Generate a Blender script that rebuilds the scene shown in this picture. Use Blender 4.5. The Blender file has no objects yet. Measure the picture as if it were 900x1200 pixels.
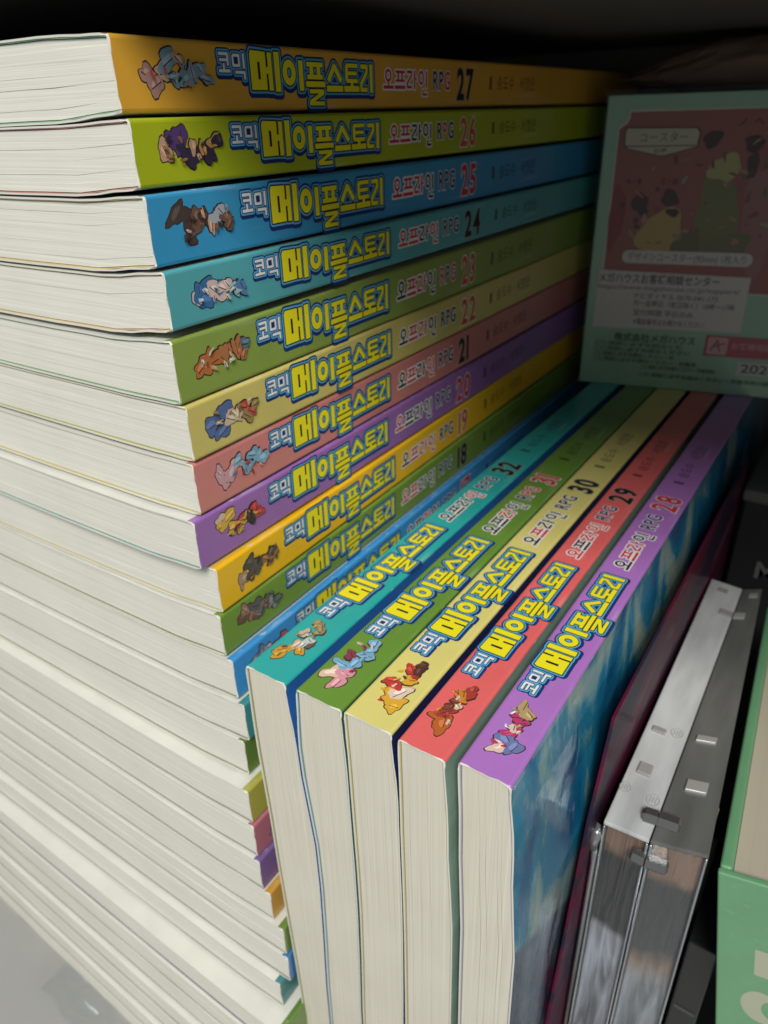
import bpy, bmesh, math, random
from mathutils import Vector, Matrix, noise
from mathutils.geometry import delaunay_2d_cdt

K = 0.000367            # one drawing unit in metres (a spine is 29 units = 11 mm thick)
sc = bpy.context.scene
COL = sc.collection
rnd = random.Random(7)

# ------------------------------------------------------------------ camera
F_PX = 850.0
R_CAM = ((0.83261143, 0.55315891, -0.02781046),
         (0.24574152, -0.41395531, -0.87649992),
         (-0.49635602, 0.72294967, -0.48059804))
C_CAM = (273.61207, -219.84067, 269.32418)
cam_data = bpy.data.cameras.new("camera")
cam = bpy.data.objects.new("camera", cam_data)
COL.objects.link(cam)
r0, r1, r2 = [Vector(r) for r in R_CAM]
m3 = Matrix((r0, -r1, -r2)).transposed()
cam.matrix_world = Matrix.Translation(Vector(C_CAM) * K) @ m3.to_4x4()
cam_data.sensor_fit = 'VERTICAL'
cam_data.sensor_height = 24.0
cam_data.lens = 24.0 * F_PX / 1200.0
cam_data.clip_start = 0.004
cam_data.clip_end = 50
cam_data.dof.use_dof = True
cam_data.dof.focus_distance = 330 * K
cam_data.dof.aperture_fstop = 18.0
sc.camera = cam

# ------------------------------------------------------------------ world, lamp, exposure
w = bpy.data.worlds.new("World")
sc.world = w
w.use_nodes = True
w.node_tree.nodes["Background"].inputs[0].default_value = (0.86, 0.93, 1.0, 1)
w.node_tree.nodes["Background"].inputs[1].default_value = 0.30
ld = bpy.data.lights.new("ceiling_lamp", 'AREA')
lamp = bpy.data.objects.new("ceiling_lamp", ld)
COL.objects.link(lamp)
ld.shape = 'DISK'
ld.size = 0.65
ld.energy = 26
ld.color = (1.0, 0.975, 0.92)
aim = Vector((80, 20, 0)) * K
ldir = Vector((0.36, -0.60, 0.76)).normalized()
lamp.location = aim + ldir * 1.5
lamp.rotation_euler = (-ldir).to_track_quat('-Z', 'Y').to_euler()
sc.view_settings.view_transform = 'Standard'
sc.view_settings.look = 'None'
sc.view_settings.exposure = 0.0
sc.view_settings.gamma = 1.0


# ------------------------------------------------------------------ helpers
def P(x, y, z):
    return (x * K, y * K, z * K)


def mat(name, color, rough=0.5, **kw):
    m = bpy.data.materials.new(name)
    m.use_nodes = True
    b = m.node_tree.nodes["Principled BSDF"]
    b.inputs["Base Color"].default_value = (*color, 1)
    b.inputs["Roughness"].default_value = rough
    for k, v in kw.items():
        b.inputs[k.replace('_', ' ')].default_value = v
    return m


def nodes(m):
    return m.node_tree.nodes, m.node_tree.links, m.node_tree.nodes["Principled BSDF"]


def link_mesh(name, verts, faces, mats, fm=None, parent=None, smooth=False):
    me = bpy.data.meshes.new(name)
    me.from_pydata(verts, [], faces)
    for m in mats:
        me.materials.append(m)
    if fm:
        for p, i in zip(me.polygons, fm):
            p.material_index = i
    if smooth:
        for p in me.polygons:
            p.use_smooth = True
    me.update()
    o = bpy.data.objects.new(name, me)
    COL.objects.link(o)
    if parent:
        o.parent = parent
    return o


def empty(name, loc=(0, 0, 0), rot=(0, 0, 0)):
    o = bpy.data.objects.new(name, None)
    o.empty_display_size = 0.01
    COL.objects.link(o)
    o.location = loc
    o.rotation_euler = rot
    return o


def tag(o, label, cat, group=None, kind=None):
    if label:
        o["label"] = label
    if cat:
        o["category"] = cat
    if group:
        o["group"] = group
    if kind:
        o["kind"] = kind


class MB:
    """collects shapes (in drawing units) into one mesh object"""
    def __init__(s):
        s.v, s.f, s.m = [], [], []

    def add(s, verts, faces, mi=0):
        b = len(s.v)
        s.v += [P(*v) for v in verts]
        s.f += [tuple(i + b for i in f) for f in faces]
        s.m += [mi] * len(faces)

    def box(s, x0, x1, y0, y1, z0, z1, mi=0):
        s.hexa([(x0, y0), (x1, y0), (x1, y1), (x0, y1)], z0, z1, mi)

    def hexa(s, quad, z0, z1, mi=0, shift=(0, 0)):
        n = len(quad)
        v = [(x + shift[0], y + shift[1], z0) for x, y in quad] + [(x, y, z1) for x, y in quad]
        f = [tuple(range(n - 1, -1, -1)), tuple(range(n, 2 * n))]
        f += [(i, (i + 1) % n, n + (i + 1) % n, n + i) for i in range(n)]
        s.add(v, f, mi)

    def tube(s, pts, r, seg=10, mi=0, caps=True):
        pts = [Vector(p) for p in pts]
        rings = []
        for i, p in enumerate(pts):
            d = (pts[min(i + 1, len(pts) - 1)] - pts[max(i - 1, 0)]).normalized()
            a = d.cross(Vector((0, 0, 1)) if abs(d.z) < 0.9 else Vector((1, 0, 0))).normalized()
            b = d.cross(a)
            rr = r[i] if isinstance(r, (list, tuple)) else r
            rings.append([p + (a * math.cos(t) + b * math.sin(t)) * rr
                          for t in [2 * math.pi * k / seg for k in range(seg)]])
        v = [tuple(q) for ring in rings for q in ring]
        f = []
        for i in range(len(pts) - 1):
            for k in range(seg):
                f.append((i * seg + k, (i + 1) * seg + k, (i + 1) * seg + (k + 1) % seg, i * seg + (k + 1) % seg))
        if caps:
            f.append(tuple(range(seg)))
            f.append(tuple((len(pts) - 1) * seg + k for k in range(seg - 1, -1, -1)))
        s.add(v, f, mi)

    def build(s, name, mats, parent=None, smooth=False):
        if not isinstance(mats, (list, tuple)):
            mats = [mats]
        return link_mesh(name, s.v, s.f, mats, s.m, parent, smooth)


def bevel(o, width, seg=2):
    bm = bmesh.new()
    bm.from_mesh(o.data)
    bmesh.ops.bevel(bm, geom=bm.edges[:], offset=width * K, segments=seg, profile=0.6, affect='EDGES', clamp_overlap=True)
    bm.to_mesh(o.data)
    bm.free()


# --- 2-D print: union of shapes -> triangles
def cdt_union(polys):
    vs, fs = [], []
    for p in polys:
        if sum(a[0] * c[1] - c[0] * a[1] for a, c in zip(p, list(p[1:]) + [p[0]])) < 0:
            p = list(p)[::-1]
        b = len(vs)
        vs += [Vector(q) for q in p]
        fs.append(list(range(b, b + len(p))))
    r = delaunay_2d_cdt(vs, [], fs, 1, 1e-5)
    return [tuple(v) for v in r[0]], [tuple(f) for f, og in zip(r[2], r[5]) if og]


def seg_poly(a, b, wd, grow, cap='sq'):
    """thick line segment from a to b, width wd, grown on every side"""
    a, b = Vector(a), Vector(b)
    d = (b - a)
    if d.length < 1e-6:
        d = Vector((1, 0))
    d.normalize()
    n = Vector((-d.y, d.x))
    h = wd / 2
    pts = [a - n * h, b - n * h, b + n * h, a + n * h]
    if grow <= 0:
        return [tuple(p) for p in pts]
    out = []
    dirs = [(-n, d), (d, n), (n, -d), (-d, -n)]
    seq = [(pts[0], -d, -n), (pts[1], -n, d), (pts[2], d, n), (pts[3], n, -d)]
    for p, u0, u1 in seq:
        for k in range(5):
            t = k / 4 * math.pi / 2
            out.append(tuple(p + (u0 * math.cos(t) + u1 * math.sin(t)) * grow))
    return out


def ring_polys(c, rx, ry, wd, grow, n=20):
    out = []
    ro = (rx + wd / 2 + grow, ry + wd / 2 + grow)
    ri = (rx - wd / 2 - grow, ry - wd / 2 - grow)
    for k in range(n):
        t0, t1 = 2 * math.pi * k / n, 2 * math.pi * (k + 1) / n
        if min(ri) <= 0.15:
            continue
        q = [(c[0] + ro[0] * math.cos(t0), c[1] + ro[1] * math.sin(t0)), (c[0] + ro[0] * math.cos(t1), c[1] + ro[1] * math.sin(t1)),
             (c[0] + ri[0] * math.cos(t1), c[1] + ri[1] * math.sin(t1)), (c[0] + ri[0] * math.cos(t0), c[1] + ri[1] * math.sin(t0))]
        out.append(q)
    if not out:
        out.append([(c[0] + ro[0] * math.cos(2 * math.pi * k / n), c[1] + ro[1] * math.sin(2 * math.pi * k / n)) for k in range(n)])
    return out


def strokes_polys(strokes, grow):
    out = []
    for s in strokes:
        if s[0] == 'l':
            _, wd, pts = s
            for a, b in zip(pts, pts[1:]):
                # square joins
                out.append(seg_poly(a, b, wd, grow))
            for p in pts[1:-1]:
                h = wd / 2 + grow
                out.append([(p[0] + h * math.cos(t), p[1] + h * math.sin(t)) for t in [2 * math.pi * k / 10 for k in range(10)]])
        elif s[0] == 'o':
            _, wd, c, rx, ry = s
            out += ring_polys(c, rx, ry, wd, grow)
        elif s[0] == 'p':
            pts = s[1]
            out.append(list(pts))
            if grow > 0:
                for a, b in zip(pts, list(pts[1:]) + [pts[0]]):
                    out.append(seg_poly(a, b, 0.01, grow))
    return out


def flip(polys, dv=0.0):
    """v runs down the spine; turn to z-up and keep counter-clockwise"""
    return [[(p[0], -(p[1] + dv)) for p in reversed(q)] for q in polys]


def text_tris(body, size, off=0.0, shear=0.0, xs=1.0, spacing=1.0):
    cu = bpy.data.curves.new("t", 'FONT')
    cu.body = body
    cu.size = size
    cu.offset = off
    cu.shear = shear
    cu.space_character = spacing
    cu.resolution_u = 3
    cu.fill_mode = 'FRONT'
    o = bpy.data.objects.new("t", cu)
    COL.objects.link(o)
    dg = bpy.context.evaluated_depsgraph_get()
    me = bpy.data.meshes.new_from_object(o.evaluated_get(dg))
    v = [(p.co.x * xs, p.co.y) for p in me.vertices]
    f = []
    for p in me.polygons:
        q = list(p.vertices)
        if p.normal.z < 0:
            q.reverse()
        f.append(tuple(q))
    bpy.data.objects.remove(o)
    bpy.data.meshes.remove(me)
    bpy.data.curves.remove(cu)
    return v, f


def text_width(tv):
    return (min(p[0] for p in tv[0]), max(p[0] for p in tv[0])) if tv[0] else (0, 0)


class Print:
    """flat inks on a plane: each layer lies a hair above the one below.  map(u, v, h) -> point"""
    def __init__(s, fmap):
        s.map, s.mb, s.mats = fmap, MB(), []

    def ink(s, m):
        if m not in s.mats:
            s.mats.append(m)
        return s.mats.index(m)

    def polys(s, polys, m, h):
        v, f = cdt_union(polys)
        s.mb.add([s.map(a, b, h) for a, b in v], f, s.ink(m))

    def tris(s, tv, m, h, at=(0, 0)):
        v, f = tv
        s.mb.add([s.map(a + at[0], b + at[1], h) for a, b in v], f, s.ink(m))

    def build(s, name, parent):
        return s.mb.build(name, s.mats, parent)


# ------------------------------------------------------------------ materials
def paper_mat(name, c0, c1, horizontal=True):
    """cut page edges: fine streaks that run along the sheets"""
    m = mat(name, c0, 0.85)
    n, l, b = nodes(m)
    tc = n.new("ShaderNodeTexCoord")
    mp = n.new("ShaderNodeMapping")
    mp.inputs["Scale"].default_value = (14, 400, 4200)
    l.new(tc.outputs["Object"], mp.inputs[0])
    n1 = n.new("ShaderNodeTexNoise")
    n1.inputs["Scale"].default_value = 1.0
    n1.inputs["Detail"].default_value = 4
    l.new(mp.outputs[0], n1.inputs["Vector"])
    n2 = n.new("ShaderNodeTexNoise")
    n2.inputs["Scale"].default_value = 38
    n2.inputs["Detail"].default_value = 5
    l.new(tc.outputs["Object"], n2.inputs["Vector"])
    mx = n.new("ShaderNodeMath")
    mx.operation = 'MULTIPLY_ADD'
    l.new(n1.outputs["Fac"], mx.inputs[0])
    mx.inputs[1].default_value = 0.75
    mu = n.new("ShaderNodeMath")
    mu.operation = 'MULTIPLY'
    l.new(n2.outputs["Fac"], mu.inputs[0])
    mu.inputs[1].default_value = 0.35
    l.new(mu.outputs[0], mx.inputs[2])
    cr = n.new("ShaderNodeValToRGB")
    cr.color_ramp.elements[0].position = 0.3
    cr.color_ramp.elements[0].color = (*c1, 1)
    cr.color_ramp.elements[1].position = 0.68
    cr.color_ramp.elements[1].color = (*c0, 1)
    l.new(mx.outputs[0], cr.inputs[0])
    l.new(cr.outputs[0], b.inputs["Base Color"])
    bp = n.new("ShaderNodeBump")
    bp.inputs["Strength"].default_value = 0.2
    bp.inputs["Distance"].default_value = 0.0002
    l.new(n1.outputs["Fac"], bp.inputs["Height"])
    l.new(bp.outputs[0], b.inputs["Normal"])
    return m


def cover_mat(name, color, t=29.0, rough=0.36, wear=0.9):
    """glossy printed card: faint mottling, tiny scuffs, chipped white along the spine's two edges and its head"""
    m = mat(name, color, rough, Coat_Weight=0.45, Coat_Roughness=0.16)
    n, l, b = nodes(m)
    tc = n.new("ShaderNodeTexCoord")
    n1 = n.new("ShaderNodeTexNoise")
    n1.inputs["Scale"].default_value = 90
    n1.inputs["Detail"].default_value = 6
    l.new(tc.outputs["Object"], n1.inputs["Vector"])
    hs = n.new("ShaderNodeMixRGB")
    hs.blend_type = 'MULTIPLY'
    hs.inputs["Fac"].default_value = 0.30
    hs.inputs["Color1"].default_value = (*color, 1)
    cr = n.new("ShaderNodeValToRGB")
    cr.color_ramp.elements[0].position = 0.3
    cr.color_ramp.elements[0].color = (0.72, 0.72, 0.72, 1)
    cr.color_ramp.elements[1].position = 0.65
    cr.color_ramp.elements[1].color = (1, 1, 1, 1)
    l.new(n1.outputs["Fac"], cr.inputs[0])
    l.new(cr.outputs[0], hs.inputs["Color2"])
    # wear near y = 0 and along both edges
    sp = n.new("ShaderNodeSeparateXYZ")
    l.new(tc.outputs["Object"], sp.inputs[0])
    n2 = n.new("ShaderNodeTexNoise")
    n2.inputs["Scale"].default_value = 420
    n2.inputs["Detail"].default_value = 3
    l.new(tc.outputs["Object"], n2.inputs["Vector"])
    yy = n.new("ShaderNodeMapRange")
    yy.inputs[1].default_value = -2 * K
    yy.inputs[2].default_value = 2.6 * K
    yy.inputs[3].default_value = 1.0
    yy.inputs[4].default_value = 0.0
    l.new(sp.outputs["Y"], yy.inputs[0])
    zz = n.new("ShaderNodeMath")
    zz.operation = 'ABSOLUTE'
    zs = n.new("ShaderNodeMath")
    zs.operation = 'SUBTRACT'
    l.new(sp.outputs["Z"], zs.inputs[0])
    zs.inputs[1].default_value = t * K / 2
    l.new(zs.outputs[0], zz.inputs[0])
    ze = n.new("ShaderNodeMapRange")
    ze.inputs[1].default_value = (t / 2 - 1.5) * K
    ze.inputs[2].default_value = (t / 2 + 0.2) * K
    l.new(zz.outputs[0], ze.inputs[0])
    mx = n.new("ShaderNodeMath")
    mx.operation = 'MAXIMUM'
    zq = n.new("ShaderNodeMath")
    zq.operation = 'MULTIPLY'
    l.new(ze.outputs[0], zq.inputs[0])
    zq.inputs[1].default_value = 0.50
    l.new(yy.outputs[0], mx.inputs[0])
    l.new(zq.outputs[0], mx.inputs[1])
    ad = n.new("ShaderNodeMath")
    ad.operation = 'MULTIPLY'
    l.new(mx.outputs[0], ad.inputs[0])
    l.new(n2.outputs["Fac"], ad.inputs[1])
    th = n.new("ShaderNodeMapRange")
    th.inputs[1].default_value = 0.24
    th.inputs[2].default_value = 0.36
    th.inputs[4].default_value = wear
    l.new(ad.outputs[0], th.inputs[0])
    m2 = n.new("ShaderNodeMixRGB")
    l.new(th.outputs[0], m2.inputs["Fac"])
    # fine rubbed scratches and small pale scuffs
    mp3 = n.new("ShaderNodeMapping")
    mp3.inputs["Rotation"].default_value = (0.5, 0.2, 0.3)
    mp3.inputs["Scale"].default_value = (300, 40, 700)
    l.new(tc.outputs["Object"], mp3.inputs[0])
    n3 = n.new("ShaderNodeTexNoise")
    n3.inputs["Scale"].default_value = 1.0
    n3.inputs["Detail"].default_value = 6
    l.new(mp3.outputs[0], n3.inputs["Vector"])
    sc3 = n.new("ShaderNodeMapRange")
    sc3.inputs[1].default_value = 0.62
    sc3.inputs[2].default_value = 0.74
    sc3.inputs[4].default_value = 0.42 if wear else 0.2
    l.new(n3.outputs["Fac"], sc3.inputs[0])
    m0 = n.new("ShaderNodeMixRGB")
    l.new(sc3.outputs[0], m0.inputs["Fac"])
    l.new(hs.outputs[0], m0.inputs["Color1"])
    m0.inputs["Color2"].default_value = (*[min(0.8, c * 0.7 + 0.28) for c in color], 1)
    l.new(m0.outputs[0], m2.inputs["Color1"])
    m2.inputs["Color2"].default_value = (0.74, 0.72, 0.64, 1)
    l.new(m2.outputs[0], b.inputs["Base Color"])
    bp = n.new("ShaderNodeBump")
    bp.inputs["Strength"].default_value = 0.12
    bp.inputs["Distance"].default_value = 0.0003
    l.new(n1.outputs["Fac"], bp.inputs["Height"])
    l.new(bp.outputs[0], b.inputs["Normal"])
    rr = n.new("ShaderNodeMapRange")
    rr.inputs[3].default_value = rough - 0.08
    rr.inputs[4].default_value = rough + 0.14
    l.new(n1.outputs["Fac"], rr.inputs[0])
    l.new(rr.outputs[0], b.inputs["Roughness"])
    return m


M_PAGE = paper_mat("page_edges", (0.755, 0.74, 0.655), (0.60, 0.585, 0.505))
M_PAGE_WARM = paper_mat("page_edges_cream", (0.69, 0.655, 0.55), (0.55, 0.515, 0.415))
M_CARD = mat("bare_card", (0.66, 0.65, 0.57), 0.85)
M_WHITE_COVER = cover_mat("white_cover", (0.70, 0.70, 0.64), 300, 0.45, 0)
I_YEL = mat("ink_yellow", (0.90, 0.80, 0.02), 0.4)
I_BLK = mat("ink_black", (0.012, 0.012, 0.018), 0.4)
I_LBL = mat("ink_light_blue", (0.12, 0.42, 0.68), 0.4)
I_NVY = mat("ink_navy", (0.012, 0.035, 0.16), 0.4)
I_WHT = mat("ink_white", (0.85, 0.85, 0.84), 0.4)
I_RED = mat("ink_red", (0.62, 0.035, 0.06), 0.4)
I_ORG = mat("ink_vermilion", (0.60, 0.11, 0.05), 0.4)
I_DBL = mat("ink_dark_blue", (0.012, 0.03, 0.11), 0.4)
I_OUT = mat("ink_brown_outline", (0.055, 0.03, 0.03), 0.45)
_inks = {}


def ink(c):
    if c not in _inks:
        _inks[c] = mat("ink_tint", c, 0.42)
    return _inks[c]


# ------------------------------------------------------------------ lettering shapes (u along the spine, v down from the front cover)
KOMIK = [('l', 1.35, [(0.6, 1.6), (6.2, 1.6), (6.2, 6.4)]), ('l', 1.2, [(1.0, 4.1), (6.0, 4.1)]), ('l', 1.2, [(3.4, 5.5), (3.4, 8.0)]),
         ('l', 1.35, [(0, 8.6), (7.4, 8.6)]),
         ('l', 1.25, [(9.6, 2.0), (13.6, 2.0), (13.6, 6.2), (9.6, 6.2), (9.6, 2.0)]), ('l', 1.4, [(16.6, 1.0), (16.6, 7.4)]),
         ('l', 1.3, [(10.6, 9.0), (16.6, 9.0), (16.6, 12.0)])]
TITLE = [('p', [(1.2, 0.2), (11.4, 0.6), (11.4, 17.2), (0.3, 17.2), (0.3, 2.0)]),
         ('l', 3.0, [(10.5, 8.6), (13.2, 8.6)]), ('l', 3.0, [(14.2, 0.8), (14.2, 17.4)]),
         ('l', 3.9, [(19.4, 0.3), (19.4, 18.0)]),
         ('o', 3.4, (28.4, 9.2), 3.4, 4.2),
         ('l', 3.5, [(37.6, 3.4), (37.6, 17.4)]),
         # pieup, bar, rieul
         ('l', 2.2, [(42.4, 5.0), (55.8, 5.0)]), ('l', 3.0, [(46.2, 5.2), (46.2, 10.4)]), ('l', 3.0, [(52.2, 5.2), (52.2, 10.4)]),
         ('l', 2.2, [(42.6, 10.8), (55.6, 10.8)]), ('l', 2.7, [(41.2, 14.2), (57.4, 14.2)]),
         ('l', 2.0, [(44.0, 17.6), (55.0, 17.6), (55.0, 18.4), (44.4, 22.6), (44.2, 23.4), (55.8, 23.4)]),
         # siot, bar
         ('l', 2.8, [(60.2, 12.6), (65.8, 5.2), (71.8, 12.6)]), ('l', 3.0, [(58.6, 16.2), (73.2, 16.2)]),
         # tieut, bar
         ('l', 2.1, [(76.4, 4.6), (87.2, 4.6)]), ('l', 2.6, [(77.0, 4.6), (77.0, 12.2)]), ('l', 1.9, [(77.0, 8.4), (86.4, 8.4)]),
         ('l', 2.1, [(76.4, 12.2), (87.4, 12.2)]), ('l', 2.6, [(81.6, 12.0), (81.6, 16.0)]), ('l', 3.0, [(74.2, 16.2), (88.6, 16.2)]),
         # rieul, stem
         ('l', 2.3, [(90.2, 4.8), (96.2, 4.8), (96.2, 7.6), (90.6, 13.6), (90.6, 16.6), (96.6, 16.6)]),
         ('l', 3.0, [(100.6, 3.4), (100.6, 18.2)])]
TITLE_SLIT = [[(5.4, 5.0), (7.0, 5.0), (7.0, 12.6), (5.4, 12.6)], [(12.0, 1.5), (12.5, 1.5), (12.5, 6.4), (12.0, 6.4)],
              [(12.0, 10.8), (12.5, 10.8), (12.5, 17.0), (12.0, 17.0)]]
SUB = {  # the four syllables of the subtitle
    0: [('o', 1.5, (5.5, 3.8), 2.6, 2.6), ('l', 1.4, [(5.5, 6.6), (5.5, 9.0)]), ('l', 1.7, [(0.4, 9.6), (11.0, 9.6)])],
    1: [('l', 1.4, [(13.0, 1.8), (23.0, 1.8)]), ('l', 1.7, [(16.0, 1.8), (16.0, 6.2)]), ('l', 1.7, [(20.0, 1.8), (20.0, 6.2)]),
        ('l', 1.4, [(13.0, 6.2), (23.0, 6.2)]), ('l', 1.8, [(12.0, 9.6), (23.6, 9.6)])],
    2: [('l', 1.5, [(25.4, 1.6), (30.4, 1.6), (30.4, 3.4), (25.8, 7.4), (25.8, 9.4), (30.8, 9.4)]), ('l', 1.6, [(34.0, 0.8), (34.0, 10.4)]),
        ('l', 1.3, [(34.0, 5.0), (36.2, 5.0)])],
    3: [('o', 1.5, (41.6, 4.4), 2.5, 3.1), ('l', 1.6, [(47.6, 0.9), (47.6, 9.6)]), ('l', 1.4, [(43.6, 10.6), (43.6, 13.2), (48.6, 13.2)])]}

LET_CACHE = {}


def title_mesh_into(pr, t):
    """comic + title, four inks"""
    for strokes, du, dv, kind in ((KOMIK, 57.5, 3.4, 'w'), (TITLE, 78.0, 2.6, 'y')):
        sh = lambda polys: [[(p[0] + du, p[1] + dv) for p in q] for q in polys]
        g = {'w': (1.9, 1.25, 0.45), 'y': (2.5, 1.55, 0.65)}[kind]
        pr.polys(flip(sh(strokes_polys(strokes, g[0])) + sh([[(x, y + 1.0) for x, y in q] for q in strokes_polys(strokes, g[0])])), I_NVY, 0.05 if kind == 'w' else 0.07)
        pr.polys(flip(sh(strokes_polys(strokes, g[1]))), I_LBL, 0.10 if kind == 'w' else 0.12)
        pr.polys(flip(sh(strokes_polys(strokes, g[2]))), I_BLK if kind == 'y' else I_NVY, 0.15 if kind == 'w' else 0.17)
        pr.polys(flip(sh(strokes_polys(strokes, 0))), I_YEL if kind == 'y' else I_WHT, 0.20 if kind == 'w' else 0.22)
    pr.polys(flip([[(p[0] + 78.0, p[1] + 2.6) for p in q] for q in TITLE_SLIT]), I_BLK, 0.27)


def blob(c, rx, ry, rot, seed, n=18, rough=0.16):
    rr = random.Random(seed)
    ph = [rr.uniform(0, 6.28) for _ in range(3)]
    out = []
    for k in range(n):
        t = 2 * math.pi * k / n
        q = 1 + rough * (math.sin(2 * t + ph[0]) * 0.5 + math.sin(3 * t + ph[1]) * 0.6 + math.sin(5 * t + ph[2]) * 0.4)
        x, y = rx * q * math.cos(t), ry * q * math.sin(t)
        out.append((c[0] + x * math.cos(rot) - y * math.sin(rot), c[1] + x * math.sin(rot) + y * math.cos(rot)))
    return out


def emblem_into(pr, num, pal):
    """a plain cluster of overlapping colour patches in the place, size and colours of the printed vignette"""
    rr = random.Random(num * 17 + 5)
    spec = []
    for k in range(11):
        u = 17 + 31 * (k / 10) + rr.uniform(-2, 2)
        spread = 6.8 - 3.4 * (u - 15) / 35
        v = 13.6 + rr.uniform(-1, 1) * spread
        if u < 27:
            ci = rr.choice([0, 0, 0, 1])
        elif u < 38:
            ci = rr.choice([2, 2, 4, 1])
        else:
            ci = rr.choice([3, 3, 2])
        big = 1.0 if u < 30 else 0.75
        spec.append(((u, v), rr.uniform(3.6, 6.6) * big, rr.uniform(2.6, 4.6) * big, rr.uniform(0, 3.1), ci, num * 37 + k))
    pr.polys(flip([blob(c, rx + 0.55, ry + 0.55, rot, sd, 20, 0.3) for c, rx, ry, rot, ci, sd in spec]), I_OUT, 0.05)
    for k in range(7):
        u = rr.uniform(15, 47)
        spec.append(((u, 13.6 + rr.uniform(-5.5, 5.5)), rr.uniform(1.2, 2.4), rr.uniform(0.7, 1.3), rr.uniform(0, 3.1), rr.choice([0, 1, 2, 3, 4, 4]), num * 41 + k))
    rr.shuffle(spec[:0])
    h = 0.09
    for c, rx, ry, rot, ci, sd in spec:
        pr.polys(flip([blob(c, rx, ry, rot, sd, 20, 0.3)]), ink(pal[ci]), h)
        h += 0.03
        if rr.random() < 0.7:
            pr.polys(flip([blob((c[0] + rr.uniform(-1, 1), c[1] - 0.5), rx * 0.55, ry * 0.4, rot, sd + 3)]), ink(tuple(min(1, x * 1.4 + 0.03) for x in pal[ci])), h)
            h += 0.03
        if rr.random() < 0.8:
            d = Vector((math.cos(rot), math.sin(rot))) * rx * 0.8
            pr.polys(flip([seg_poly((c[0] - d.x, c[1] - d.y + 0.8), (c[0] + d.x * 0.6, c[1] + d.y * 0.6 + 0.8), 0.45, 0)]), I_OUT, h)
            h += 0.03


def smooth_interp(ctrl, s):
    """ctrl: [(s, value)...] piecewise smooth"""
    if s <= ctrl[0][0]:
        return ctrl[0][1]
    for (a, va), (b, vb) in zip(ctrl, ctrl[1:]):
        if s <= b:
            t = (s - a) / (b - a)
            t = t * t * (3 - 2 * t)
            return va + (vb - va) * t
    return ctrl[-1][1]


BW, BL = 525.0, 690.0


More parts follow.
